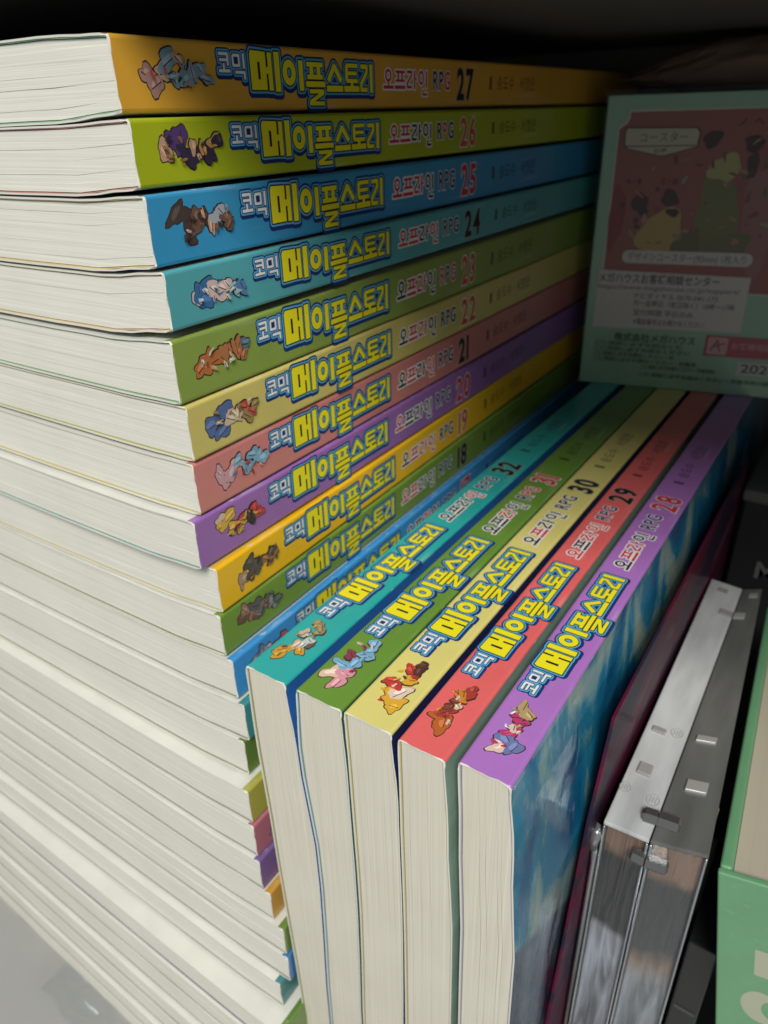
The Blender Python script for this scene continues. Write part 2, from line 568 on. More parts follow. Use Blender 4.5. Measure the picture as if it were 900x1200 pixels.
def make_book(num, color, zb, zt, loc, rot, label, group, front, back, endcol, pal=None, skew=0.0, page=None, letters=True,
              sub_cols=(0, 1, 0, 0), num_col=None, art=None, rpg_cols=(0, 0, 0), glow=0):
    """a comic lying in its own frame: spine at x = 0 facing +x, head at y = 0, thickness along z"""
    rr = random.Random(num * 101 + 3)
    root = empty("comic_book", loc, rot)
    tag(root, label, "comic book", group)
    t = zt(0) - zb(0)
    c = 0.85
    S = [0.0, 2, 5, 10, 18, 30, 45, 65, 90, 120, 160, 210, 270, 350, 430, BW]
    Yl = [0.0, 0.6, 2.0, 6, 18, 60, 150, 300, 480, BL - 2, BL]
    r = 1.7
    ctr_b, ctr_t = zb(0), zt(0)

    def path(inset):
        out = []
        rad = max(r - inset, 0.3)
        for s in reversed(S[2:]):
            out.append((-s, zb(s) + inset, 0))
        for k in range(4):
            a = math.pi / 2 * k / 3
            out.append((-inset - rad + rad * math.sin(a), ctr_b + inset + rad - rad * math.cos(a), 0 if k == 0 else 1))
        for k in range(1, 5):
            q = k / 5
            out.append((-inset, ctr_b + inset + rad + (t - 2 * inset - 2 * rad) * q, 1))
        for k in range(4):
            a = math.pi / 2 * k / 3
            out.append((-inset - rad + rad * math.cos(a), ctr_t - inset - rad + rad * math.sin(a), 1))
        for s in S[2:]:
            out.append((-s, zt(s) - inset, 2))
        return out
    po, pi_ = path(0), path(c)
    n = len(po)
    verts, faces, fm = [], [], []

    def yskew(y, z):
        return y + skew * (z - ctr_b) * max(0, 1 - y / 60)
    for yi, y in enumerate(Yl):
        for k in range(n):
            x, z, g = po[k]
            jit = 0
            wob = 0
            if yi == 0:
                edge = 1.0 if abs(x) < 3 else 0.35
                jit = edge * (noise.noise(Vector((x * 0.35, z * 0.33, num * 7.7))) * 0.9)
                if abs(x) < 2.5 and (abs(z - ctr_b) < 2.5 or abs(z - ctr_t) < 2.5):
                    jit += rr.uniform(0.3, 1.5)
                    wob = rr.uniform(-0.5, 0.1)
            verts.append(P(x + (wob if x > -3 else 0), yskew(y + jit, z), z))
    off = len(verts)
    for yi, y in enumerate(Yl):
        for k in range(n):
            x, z, g = pi_[k]
            jit = 0
            if yi == 0:
                jit = (1.0 if abs(x) < 4 else 0.35) * noise.noise(Vector((po[k][0] * 0.35, po[k][1] * 0.33, num * 7.7))) * 0.9
            verts.append(P(x, yskew(y + jit, z), z))
    for yi in range(len(Yl) - 1):
        for k in range(n - 1):
            a, b2 = yi * n + k, yi * n + k + 1
            faces.append((a, b2, b2 + n, a + n))
            g = max(po[k][2], po[k + 1][2]) if not (po[k][2] == 1 and po[k + 1][2] == 2) else 1
            if po[k][2] == 0 and po[k + 1][2] == 0:
                g = 0
            fm.append({0: 2, 1: 0, 2: 1}[g])
            faces.append((off + a + n, off + b2 + n, off + b2, off + a))
            fm.append(3)
    for yi, rev in ((0, False), (len(Yl) - 1, True)):
        for k in range(n - 1):
            a, b2 = yi * n + k, yi * n + k + 1
            q = (a, off + a, off + b2, b2)
            faces.append(q if not rev else q[::-1])
            fm.append(3)
    for k, rev in ((0, True), (n - 1, False)):
        for yi in range(len(Yl) - 1):
            a = yi * n + k
            q = (a, off + a, off + a + n, a + n)
            faces.append(q if rev else q[::-1])
            fm.append(3)
    cov = link_mesh("cover", verts, faces, [cover_mat("spine_print", color, t), front, back, M_CARD], fm, root)
    for pl in cov.data.polygons:
        pl.use_smooth = False
    # ---- page block: signatures with hair gaps between them
    mb = MB()
    nslab = rr.randint(4, 7)
    cuts = sorted([0.0, 1.0] + [min(0.97, max(0.03, (i + rr.uniform(-0.35, 0.35)) / nslab)) for i in range(1, nslab)])
    SS = [c + 0.15, 3, 6, 12, 24, 42, 65, 90, 120, 160, 210, 270, 350, 430, BW - 2]
    ec = 0.78
    for i in range(len(cuts) - 1):
        f0, f1 = cuts[i], cuts[i + 1]
        g0 = rr.choice([0.03, 0.05, 0.09, 0.26]) if i else 0
        yo = rr.uniform(0.75, 1.05)
        ph = rr.uniform(0, 50)
        wl = rr.uniform(40, 90)
        vv = []
        for s in SS:
            z0, z1 = zb(s) + c + ec, zt(s) - c - ec
            op = min(1, max(0, (s - 4) / 60)) * (0.5 + 0.5 * noise.noise(Vector((s / wl, ph, 0))))
            lo = z0 + (z1 - z0) * f0 + g0 * (0.15 + op)
            hi = z0 + (z1 - z0) * f1
            yn = yo + 0.16 * noise.noise(Vector((s / 30, ph, 3)))
            vv += [(-s, yskew(yn, lo), lo), (-s, yskew(yn, hi), hi), (-s, BL - 1.5, lo), (-s, BL - 1.5, hi)]
        ff = []
        for k in range(len(SS) - 1):
            a, b2 = 4 * k, 4 * k + 4
            ff += [(b2, a, a + 1, b2 + 1), (b2 + 1, a + 1, a + 3, b2 + 3), (b2 + 3, a + 3, a + 2, b2 + 2), (b2 + 2, a + 2, a, b2)]
        e = 4 * (len(SS) - 1)
        ff += [(0, 2, 3, 1), (e, e + 1, e + 3, e + 2)]
        mb.add(vv, ff)
    mb.build("page_block", page or M_PAGE, root)
    # ---- endpapers
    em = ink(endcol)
    for top in (0, 1):
        mb = MB()
        vv = []
        for s in SS:
            if top:
                hi = zt(s) - c - 0.03
                lo = hi - 0.45
            else:
                lo = zb(s) + c + 0.03
                hi = lo + 0.45
            yn = 0.35 + 0.5 * max(0, noise.noise(Vector((s / 25, num * 3.3, top * 9))))
            vv += [(-s, yskew(yn, lo), lo), (-s, yskew(yn, hi), hi), (-s, BL - 1.5, lo), (-s, BL - 1.5, hi)]
        ff = []
        for k in range(len(SS) - 1):
            a, b2 = 4 * k, 4 * k + 4
            ff += [(b2, a, a + 1, b2 + 1), (b2 + 1, a + 1, a + 3, b2 + 3), (b2 + 3, a + 3, a + 2, b2 + 2), (b2 + 2, a + 2, a, b2)]
        e = 4 * (len(SS) - 1)
        ff += [(0, 2, 3, 1), (e, e + 1, e + 3, e + 2)]
        mb.add(vv, ff)
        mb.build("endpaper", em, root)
    # ---- print on the spine
    kv = t / 29.0
    fmap = lambda u, v, h: (h, u, ctr_t + v * kv)
    if pal:
        pr = Print(fmap)
        emblem_into(pr, num, pal)
        pr.build("emblem", cov)
    if letters:
        pr = Print(fmap)
        title_mesh_into(pr, t)
        pr.build("title_lettering", cov)
        pr = Print(fmap)
        cols = [I_BLK, I_RED]
        D = (191.0, 7.2)
        sh = lambda polys: [[(p[0] * 1.04 + D[0], p[1] * 1.08 + D[1]) for p in q] for q in polys]
        allp = []
        for i in range(4):
            allp += sh(strokes_polys(SUB[i], 0.9))
        pr.polys(flip(allp), I_WHT, 0.05)
        for i in range(4):
            pr.polys(flip(sh(strokes_polys(SUB[i], 0))), cols[sub_cols[i]], 0.10)
        pr.build("subtitle_lettering", cov)
        pr = Print(fmap)
        x = 249.0
        for i, ch in enumerate("RPG"):
            tv = text_tris(ch, 15.6, 0.30, 0, 0.74)
            to = text_tris(ch, 15.6, 0.95, 0, 0.74)
            a, b2 = text_width(tv)
            pr.tris(to, I_WHT, 0.05 + i * 0.01, (x - a, -18.6))
            pr.tris(tv, [I_DBL, I_RED][rpg_cols[i]], 0.11 + i * 0.01, (x - a, -18.6))
            x += (b2 - a) + 1.2
        pr.build("genre_lettering", cov)
        pr = Print(fmap)
        x = 281.0
        for i, ch in enumerate(str(num)):
            tv = text_tris(ch, 26.5, 0.75, 0, 0.80)
            to = text_tris(ch, 26.5, 1.5, 0, 0.80)
            a, b2 = text_width(tv)
            pr.tris(to, I_WHT if num_col is not I_BLK else ink((0.35, 0.33, 0.28)), 0.05 + 0.01 * i, (x - a, -24.2))
            pr.tris(tv, num_col or I_BLK, 0.11 + 0.01 * i, (x - a, -24.2))
            x += (b2 - a) + 2.6
        pr.build("volume_number", cov)
        pr = Print(fmap)
        dk = ink(tuple(x * 0.22 + 0.01 for x in color))
        pr.polys([[(330, -18), (334, -18), (334, -9.5), (330, -9.5)]], dk, 0.05)
        pr.tris(text_tris("송도수 · 서정은", 10.5, 0.06, 0, 1.05), dk, 0.06, (342, -17.5))
        pr.build("author_line", cov)
    return root


# ------------------------------------------------------------------ the shelf
def shelf_mat(name, col, rough=0.5):
    m = mat(name, col, rough)
    n, l, b = nodes(m)
    tc = n.new("ShaderNodeTexCoord")
    n1 = n.new("ShaderNodeTexNoise")
    n1.inputs["Scale"].default_value = 25
    n1.inputs["Detail"].default_value = 8
    l.new(tc.outputs["Object"], n1.inputs["Vector"])
    cr = n.new("ShaderNodeValToRGB")
    cr.color_ramp.elements[0].color = (*[x * 0.82 for x in col], 1)
    cr.color_ramp.elements[1].color = (*[min(1, x * 1.12) for x in col], 1)
    l.new(n1.outputs["Fac"], cr.inputs[0])
    l.new(cr.outputs[0], b.inputs["Base Color"])
    return m


Z_SHELF = -516.5
b = MB()
b.box(-900, 1100, -420, 760, Z_SHELF - 40, Z_SHELF)
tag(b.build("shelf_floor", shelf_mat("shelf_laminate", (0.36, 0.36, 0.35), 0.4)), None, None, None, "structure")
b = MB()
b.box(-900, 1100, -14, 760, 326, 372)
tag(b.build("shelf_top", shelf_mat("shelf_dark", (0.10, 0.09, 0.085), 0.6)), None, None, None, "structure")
b = MB()
b.box(-900, 1100, 722, 755, Z_SHELF + 1, 325)
tag(b.build("shelf_back", shelf_mat("shelf_back_board", (0.20, 0.18, 0.155), 0.7)), None, None, None, "structure")
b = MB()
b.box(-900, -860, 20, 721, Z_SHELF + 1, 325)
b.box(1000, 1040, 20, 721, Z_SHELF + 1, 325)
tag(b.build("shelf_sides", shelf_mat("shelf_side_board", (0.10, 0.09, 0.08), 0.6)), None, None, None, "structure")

# ------------------------------------------------------------------ the stack
STACK = {  # number: colour name, colour, endpaper, (x, y, yaw deg), z bottom, z top, bend bottom, bend top
    27: ("orange", (0.78, 0.41, 0.045), (0.25, 0.42, 0.27), (0.5, 0, 0.0), 272.5, 300.5, -3.5, 2.0),
    26: ("lime green", (0.42, 0.50, 0.015), (0.50, 0.22, 0.19), (3.8, 0, 0.0), 244.2, 271.2, -4.3, -2.0),
    25: ("blue", (0.045, 0.33, 0.60), (0.62, 0.50, 0.22), (5.4, 0, 0.0), 212.3, 242.6, -5.0, -3.2),
    24: ("dusky teal", (0.10, 0.42, 0.46), (0.60, 0.44, 0.20), (9.2, 0, 0.0), 184.6, 211.6, -5.8, -5.0),
    23: ("olive green", (0.27, 0.38, 0.075), (0.24, 0.40, 0.22), (8.0, -1.2, 0.0), 149.6, 181.2, -1.2, -4.0),
    22: ("pale yellow", (0.68, 0.58, 0.17), (0.46, 0.46, 0.14), (9.0, 0, 0.2), 119.4, 149.0, 0.0, -0.6),
    21: ("salmon pink", (0.66, 0.24, 0.22), (0.58, 0.50, 0.20), (8.0, -1.0, 0.2), 89.0, 118.6, 0.0, 0.0),
    20: ("purple", (0.34, 0.15, 0.46), (0.20, 0.36, 0.33), (8.6, -7.0, 0.0), 58.5, 88.4, -1.0, 0.0),
    19: ("golden yellow", (0.95, 0.54, 0.010), (0.52, 0.47, 0.26), (12.5, -1.0, 0.9), 28.2, 57.6, 0.5, 0.0),
    18: ("grass green", (0.20, 0.34, 0.045), (0.45, 0.47, 0.22), (11.6, -3.0, 0.5), -1.8, 27.4, 0.0, 0.5),
    17: ("sky blue", (0.055, 0.33, 0.74), (0.60, 0.58, 0.48), (16.0, -3.0, 0.6), -32.2, -2.6, 0.0, 0.0),
    16: ("teal", (0.055, 0.37, 0.38), (0.55, 0.54, 0.40), (21.4, -4.5, 1.0), -62.2, -32.8, 0.0, 0.0),
    15: ("dark green", (0.13, 0.27, 0.03), (0.58, 0.56, 0.45), (17.8, -6.0, 0.3), -92.2, -63.0, 0.0, 0.0),
    14: ("mustard yellow", (0.56, 0.52, 0.07), (0.60, 0.58, 0.44), (25.0, -15.5, -0.1), -122.6, -93.0, 0.0, 0.0),
    13: ("rose pink", (0.60, 0.19, 0.26), (0.58, 0.54, 0.46), (26, -16.6, -0.4), -153.0, -123.2, 0.0, 0.0),
    12: ("violet", (0.24, 0.13, 0.38), (0.58, 0.56, 0.50), (28.2, -18.6, -0.4), -183.2, -153.6, 0.0, 0.0),
    11: ("amber", (0.80, 0.42, 0.05), (0.62, 0.54, 0.40), (33.0, -18.0, 0.1), -213.4, -184.0, 0.0, 0.0),
    10: ("green", (0.18, 0.32, 0.05), (0.58, 0.56, 0.46), (42, -19.5, 0.1), -243.4, -214.0, 0.0, 0.0),
    9: ("blue", (0.04, 0.22, 0.55), (0.55, 0.54, 0.48), (43, -20.5, 0.1), -273.4, -244.2, 0.0, 0.0),
    8: ("deep teal", (0.035, 0.26, 0.27), (0.55, 0.55, 0.48), (37, -26.0, 0.1), -303.8, -274.4, 0.0, 0.0),
    7: ("green", (0.14, 0.28, 0.03), (0.20, 0.20, 0.36), (47, -41, -0.5), -334.6, -305.4, 0.0, 0.0),
    6: ("yellow", (0.56, 0.52, 0.07), (0.55, 0.54, 0.48), (37, -42.5, -0.6), -364.2, -334.8, 0.0, 0.0),
    5: ("pink", (0.60, 0.19, 0.26), (0.55, 0.54, 0.48), (38, -43, -0.7), -394.4, -365.0, 0.0, 0.0),
    4: ("purple", (0.24, 0.13, 0.38), (0.55, 0.54, 0.48), (38, -47.5, -0.9), -424.6, -395.2, 0.0, 0.0),
    3: ("orange", (0.80, 0.42, 0.05), (0.55, 0.54, 0.48), (38, -48, -0.9), -454.8, -425.4, 0.0, 0.0),
    2: ("green", (0.18, 0.32, 0.05), (0.55, 0.54, 0.48), (38, -53, -1.3), -485.0, -455.6, 0.0, 0.0),
    1: ("blue", (0.04, 0.22, 0.55), (0.55, 0.54, 0.48), (38, -53.4, -1.3), -515.4, -485.8, 0.0, 0.0)}
PAL = {27: [(.42, .24, .20), (.55, .36, .26), (.20, .32, .38), (.25, .34, .40), (.40, .08, .07)],
       26: [(.10, .05, .19), (.52, .32, .20), (.04, .03, .06), (.50, .28, .09), (.25, .13, .05)],
       25: [(.07, .05, .045), (.55, .34, .24), (.16, .09, .06), (.40, .43, .48), (.06, .04, .03)],
       24: [(.05, .16, .36), (.66, .52, .48), (.10, .22, .42), (.36, .55, .60), (.55, .62, .64)],
       23: [(.48, .16, .05), (.60, .36, .20), (.46, .18, .07), (.10, .18, .24), (.62, .66, .50)],
       22: [(.10, .16, .34), (.62, .46, .32), (.46, .07, .06), (.34, .24, .09), (.62, .50, .36)],
       21: [(.60, .34, .38), (.70, .48, .36), (.24, .42, .55), (.20, .38, .52), (.34, .06, .07)],
       20: [(.66, .42, .08), (.70, .50, .40), (.52, .06, .06), (.05, .03, .04), (.62, .38, .08)],
       19: [(.09, .08, .07), (.42, .28, .18), (.12, .10, .08), (.36, .16, .06), (.05, .04, .03)],
       18: [(.17, .10, .06), (.34, .20, .14), (.12, .13, .12), (.26, .29, .26), (.30, .08, .06)],
       17: [(.14, .22, .32), (.50, .38, .42), (.44, .12, .20), (.40, .16, .22), (.10, .14, .20)],
       13: [(.18, .22, .36), (.55, .42, .34), (.20, .24, .34), (.12, .12, .2), (.2, .2, .3)],
       32: [(.60, .34, .05), (.62, .46, .34), (.16, .11, .07), (.30, .24, .12), (.55, .62, .60)],
       31: [(.72, .32, .38), (.78, .54, .44), (.20, .42, .62), (.22, .46, .66), (.26, .05, .09)],
       30: [(.74, .42, .04), (.80, .62, .50), (.56, .05, .04), (.10, .04, .03), (.72, .40, .04)],
       29: [(.50, .13, .03), (.74, .54, .38), (.40, .05, .04), (.62, .24, .03), (.20, .05, .03)],
       28: [(.16, .20, .42), (.74, .56, .46), (.50, .05, .16), (.48, .34, .16), (.70, .66, .78)]}
NUMCOL = {27: I_BLK, 26: I_ORG, 25: I_RED, 24: I_BLK, 23: I_ORG, 22: I_ORG, 21: I_BLK, 20: I_RED, 19: I_ORG, 18: I_BLK, 17: I_RED,
          32: I_BLK, 31: I_RED, 30: I_BLK, 29: I_BLK, 28: I_RED}
SUBC = {27: (1, 1, 1, 1), 26: (1, 1, 0, 0), 25: (1, 1, 1, 0), 24: (1, 1, 0, 1), 23: (0, 1, 1, 0), 22: (0, 1, 1, 0), 21: (0, 1, 0, 1), 20: (1, 0, 0, 0),
        19: (0, 1, 1, 1), 18: (1, 1, 0, 0), 17: (0, 0, 1, 0), 32: (0, 0, 0, 1), 31: (0, 0, 1, 0), 30: (0, 1, 0, 0), 29: (1, 0, 1, 1), 28: (0, 1, 1, 0)}
RPGC = {27: (0, 0, 1), 26: (0, 1, 0), 23: (1, 0, 1), 31: (0, 1, 1)}
G_STACK = "comic books lying in the tall stack"
G_UP = "comic books standing spine up beside the stack"


def stack_label(n):
    nm = STACK[n][0]
    if n == 27:
        return "orange spine comic numbered 27 lying on top of the tall stack"
    if n >= 18:
        return "%s spine comic numbered %d lying in the stack under number %d" % (nm, n, n + 1)
    if n == 17:
        return "sky blue spine comic under number 18, half hidden by the turquoise standing book"
    if n >= 11:
        return "comic with only its %s spine corner showing, %s below the golden yellow 19" % (
            nm, {16: "third", 15: "fourth", 14: "fifth", 13: "sixth", 12: "seventh", 11: "eighth"}[n])
    if n == 8:
        return "comic with a small deep teal spine corner low in the stack beside the standing books"
    names = {10: "comic showing only page edges directly below the amber cornered one", 9: "comic showing only page edges directly above the deep teal cornered one",
             7: "comic jutting out with a white cover strip directly below the deep teal cornered one", 6: "comic showing page edges sixth up from the shelf",
             5: "comic jutting out with a white cover strip fifth up from the shelf", 4: "comic showing page edges fourth up from the shelf",
             3: "comic jutting out with a white cover strip third up from the shelf", 2: "comic showing page edges second up from the shelf",
             1: "bottom comic of the stack lying on the grey shelf"}
    return names[n]


for n in sorted(STACK, reverse=True):
    nm, colr, endc, (x, y, yaw), z0, z1, bb, bt = STACK[n]
    A = lambda a: [(0, 0), (10, a * 0.2), (42, a * 0.85), (110, a), (300, a * 0.9), (525, 0)]
    rr = random.Random(n)
    w0, w1 = rr.uniform(0, 6), rr.uniform(0, 6)
    if n <= 22:
        sag = {22: -1.0, 21: -1.6, 20: -2.4}.get(n, -4.0)
        bb, bt = bb + (sag if n < 22 else -0.8), bt + (sag if n < 22 else -0.6)
    zbf = (lambda s, a=A(bb): smooth_interp(a, s))
    ztf = (lambda s, a=A(bt), h=z1 - z0 - 0.45: h + smooth_interp(a, s))
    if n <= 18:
        endc = tuple(c * 0.42 for c in endc)  # darkened so these sheets draw the contact shadow lines between lower books
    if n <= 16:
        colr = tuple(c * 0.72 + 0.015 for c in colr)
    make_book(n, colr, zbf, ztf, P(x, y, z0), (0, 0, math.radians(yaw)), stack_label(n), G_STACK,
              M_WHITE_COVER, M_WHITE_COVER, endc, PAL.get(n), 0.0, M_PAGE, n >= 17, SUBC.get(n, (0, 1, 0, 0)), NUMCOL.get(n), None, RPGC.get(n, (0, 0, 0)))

# ------------------------------------------------------------------ the upright books
Z_UP = 14.2
UP = {32: ("turquoise", (0.025, 0.44, 0.42), (0.35, 0.33, 0.16), (0.02, 0.13, 0.42), [40.5, 40, 42, 46], [68.2, 71.3, 77, 71], -15.5, 0.04),
      31: ("leaf green", (0.15, 0.31, 0.045), (0.14, 0.30, 0.34), (0.05, 0.13, 0.10), [74.8, 72.6, 78, 72.2], [103.8, 105.0, 105.4, 100.6], -15.3, 0.02),
      30: ("cream yellow", (0.78, 0.70, 0.22), (0.45, 0.40, 0.16), (0.012, 0.02, 0.10), [105.2, 106, 106.6, 101.8], [133.0, 136, 136.8, 134.6], -15.0, 0.05),
      29: ("coral red", (0.84, 0.15, 0.15), (0.48, 0.42, 0.20), (0.24, 0.36, 0.29), [137.2, 137.5, 138.2, 137.2], [162.4, 165, 169, 170], -16.0, 0.18),
      28: ("lilac purple", (0.46, 0.19, 0.60), (0.38, 0.34, 0.44), (0.015, 0.23, 0.43), [167.4, 169.0, 172, 173.6], [193.6, 197.6, 203, 205], -13.0, 0.20)}
ULAB = {32: "turquoise spine comic numbered 32 standing against the tall stack", 31: "leaf green spine comic numbered 31 standing between turquoise 32 and cream 30",
        30: "cream yellow spine comic numbered 30 standing between green 31 and coral 29",
        29: "coral red spine comic numbered 29 standing between cream 30 and lilac 28",
        28: "lilac spine comic numbered 28 with shiny blue back cover, standing beside the clear cases"}
up_roots = {}


def watery_print(name):
    """printed illustration: deep blue water with pale teal shapes and a dark lower part, one glossy skin"""
    m = mat(name, (0.02, 0.23, 0.43), 0.2, Coat_Weight=0.8, Coat_Roughness=0.06)
    n, l, b_ = nodes(m)
    tc = n.new("ShaderNodeTexCoord")
    mp = n.new("ShaderNodeMapping")
    mp.inputs["Location"].default_value = (0.33, 0.12, 0)
    mp.inputs["Rotation"].default_value = (0, 0, 0.45)
    mp.inputs["Scale"].default_value = (17, 40, 1)
    l.new(tc.outputs["Object"], mp.inputs[0])
    nz = n.new("ShaderNodeTexNoise")
    nz.inputs["Scale"].default_value = 1.0
    nz.inputs["Detail"].default_value = 5
    nz.inputs["Roughness"].default_value = 0.55
    nz.inputs["Distortion"].default_value = 1.1
    l.new(mp.outputs[0], nz.inputs["Vector"])
    cr = n.new("ShaderNodeValToRGB")
    e = cr.color_ramp.elements
    e[0].position, e[0].color = 0.30, (0.008, 0.07, 0.20, 1)
    e[1].position, e[1].color = 0.70, (0.52, 0.60, 0.52, 1)
    for p_, c_ in ((0.42, (0.012, 0.20, 0.42)), (0.50, (0.03, 0.30, 0.48)), (0.54, (0.22, 0.45, 0.52)), (0.60, (0.40, 0.54, 0.48))):
        q = e.new(p_)
        q.color = (*c_, 1)
    l.new(nz.outputs["Fac"], cr.inputs[0])
    sp = n.new("ShaderNodeSeparateXYZ")
    l.new(tc.outputs["Object"], sp.inputs[0])
    ad = n.new("ShaderNodeMath")
    ad.operation = 'MULTIPLY_ADD'
    l.new(sp.outputs["Y"], ad.inputs[0])
    ad.inputs[1].default_value = 0.75
    l.new(sp.outputs["X"], ad.inputs[2])
    mr = n.new("ShaderNodeMapRange")
    mr.inputs[1].default_value = -112 * K
    mr.inputs[2].default_value = -118 * K
    l.new(ad.outputs[0], mr.inputs[0])
    dk = n.new("ShaderNodeValToRGB")
    dk.color_ramp.elements[0].position, dk.color_ramp.elements[0].color = 0.4, (0.02, 0.03, 0.07, 1)
    dk.color_ramp.elements[1].position, dk.color_ramp.elements[1].color = 0.66, (0.13, 0.22, 0.30, 1)
    l.new(nz.outputs["Fac"], dk.inputs[0])
    mx = n.new("ShaderNodeMixRGB")
    l.new(mr.outputs[0], mx.inputs["Fac"])
    l.new(cr.outputs[0], mx.inputs["Color1"])
    l.new(dk.outputs[0], mx.inputs["Color2"])
    l.new(mx.outputs[0], b_.inputs["Base Color"])
    return m


for n, (nm, colr, endc, backc, XL, XR, y, sk) in UP.items():
    ss = [0, 45, 135, 330, 525]
    xl = [(s, v) for s, v in zip(ss, XL + [XL[-1]])]
    xr = [(s, v) for s, v in zip(ss, XR + [XR[-1]])]
    base = XR[0]
    # local +z points to world -x, so the front cover is on the left
    zbf = (lambda s, a=xr, q=base: q - smooth_interp(a, s))
    ztf = (lambda s, a=xl, q=base: q - smooth_interp(a, s))
    bm_ = watery_print("illustrated_back_cover") if n == 28 else cover_mat("back_cover_print", backc, 300, 0.3, 0)
    up_roots[n] = make_book(n, colr, zbf, ztf, P(base, y, Z_UP), (0, -math.pi / 2, 0), ULAB[n], G_UP, M_WHITE_COVER, bm_, endc, PAL[n],
                            -sk * 0.9 if False else 0.0, M_PAGE_WARM, True, SUBC[n], NUMCOL[n], None, RPGC.get(n, (0, 0, 0)))


u28 = UP[28]
ctl28 = [(s, v) for s, v in zip([0, 45, 135, 330, 525], u28[5] + [u28[5][-1]])]

# ------------------------------------------------------------------ clear films
def film_mat(name, tint, rough=0.08, gloss=0.10, bump=0.4, scale=120, graze=0.7):
    m = bpy.data.materials.new(name)
    m.use_nodes = True
    n, l = m.node_tree.nodes, m.node_tree.links
    n.remove(n["Principled BSDF"])
    out = n["Material Output"]
    tr = n.new("ShaderNodeBsdfTransparent")
    tr.inputs[0].default_value = (*tint, 1)
    gl = n.new("ShaderNodeBsdfGlossy")
    gl.inputs["Roughness"].default_value = rough
    gl.inputs["Color"].default_value = (0.9, 0.95, 1, 1)
    lw = n.new("ShaderNodeLayerWeight")
    lw.inputs["Blend"].default_value = 0.5
    pw = n.new("ShaderNodeMath")
    pw.operation = 'POWER'
    pw.inputs[1].default_value = 4.0
    l.new(lw.outputs["Facing"], pw.inputs[0])
    fr = n.new("ShaderNodeMath")
    fr.operation = 'MULTIPLY'
    fr.inputs[1].default_value = graze
    l.new(pw.outputs[0], fr.inputs[0])
    ad = n.new("ShaderNodeMath")
    ad.operation = 'ADD'
    ad.inputs[1].default_value = gloss
    ad.use_clamp = True
    nz = n.new("ShaderNodeTexNoise")
    nz.inputs["Scale"].default_value = scale
    nz.inputs["Detail"].default_value = 4
    tc = n.new("ShaderNodeTexCoord")
    l.new(tc.outputs["Object"], nz.inputs["Vector"])
    bp = n.new("ShaderNodeBump")
    bp.inputs["Strength"].default_value = bump
    bp.inputs["Distance"].default_value = 0.002
    l.new(nz.outputs["Fac"], bp.inputs["Height"])
    l.new(bp.outputs[0], gl.inputs["Normal"])
    l.new(fr.outputs[0], ad.inputs[0])
    mx = n.new("ShaderNodeMixShader")
    l.new(ad.outputs[0], mx.inputs[0])
    l.new(tr.outputs[0], mx.inputs[1])
    l.new(gl.outputs[0], mx.inputs[2])
    l.new(mx.outputs[0], out.inputs["Surface"])
    return m


def sheet(name, fn, nu, nv, material, parent=None, smooth=True):
    v = [P(*fn(i / nu, j / nv)) for j in range(nv + 1) for i in range(nu + 1)]
    f = [(j * (nu + 1) + i, j * (nu + 1) + i + 1, (j + 1) * (nu + 1) + i + 1, (j + 1) * (nu + 1) + i) for j in range(nv) for i in range(nu)]
    return link_mesh(name, v, f, [material], None, parent, smooth)


def bag_fn(a, b_):
    z = 2 - 515 * b_
    y = -8 + 75 * a - 14 * min(1, b_ * 2)
    s = 14.2 - z
    x = smooth_interp(ctl28, s) + 1.4 + 2.4 * abs(noise.noise(Vector((y / 22, z / 60, 2.2)))) + 0.8 * abs(noise.noise(Vector((y / 9, z / 22, 7.2)))) * min(1, 4 * b_)
    return (x, y, z)


fb = sheet("plastic_film", bag_fn, 40, 130, film_mat("clear_film", (0.98, 0.985, 0.985), 0.08, 0.02, 0.18, 60, 0.4))
tag(fb, "crinkled clear plastic film over the blue back cover of the lilac 28", "plastic film")

# maroon booklet in a sleeve, between the lilac book and the clear cases
def banded(name):
    m = mat(name, (0.1, 0.02, 0.05), 0.55, Specular_IOR_Level=0.15)
    n, l, b_ = nodes(m)
    tc = n.new("ShaderNodeTexCoord")
    mp = n.new("ShaderNodeMapping")
    mp.inputs["Rotation"].default_value = (0.35, 0, 0)
    mp.inputs["Scale"].default_value = (20, 14, 62)
    l.new(tc.outputs["Object"], mp.inputs[0])
    nz = n.new("ShaderNodeTexNoise")
    nz.inputs["Scale"].default_value = 1.0
    nz.inputs["Detail"].default_value = 4
    nz.inputs["Distortion"].default_value = 0.8
    l.new(mp.outputs[0], nz.inputs["Vector"])
    cr = n.new("ShaderNodeValToRGB")
    e = cr.color_ramp.elements
    e[0].position, e[0].color = 0.36, (0.012, 0.014, 0.04, 1)
    e[1].position, e[1].color = 0.72, (0.22, 0.12, 0.13, 1)
    for p_, c_ in ((0.47, (0.03, 0.012, 0.03, 1)), (0.53, (0.10, 0.006, 0.028, 1)), (0.60, (0.055, 0.012, 0.03, 1))):
        q = e.new(p_)
        q.color = c_
    l.new(nz.outputs["Fac"], cr.inputs[0])
    l.new(cr.outputs[0], b_.inputs["Base Color"])
    return m


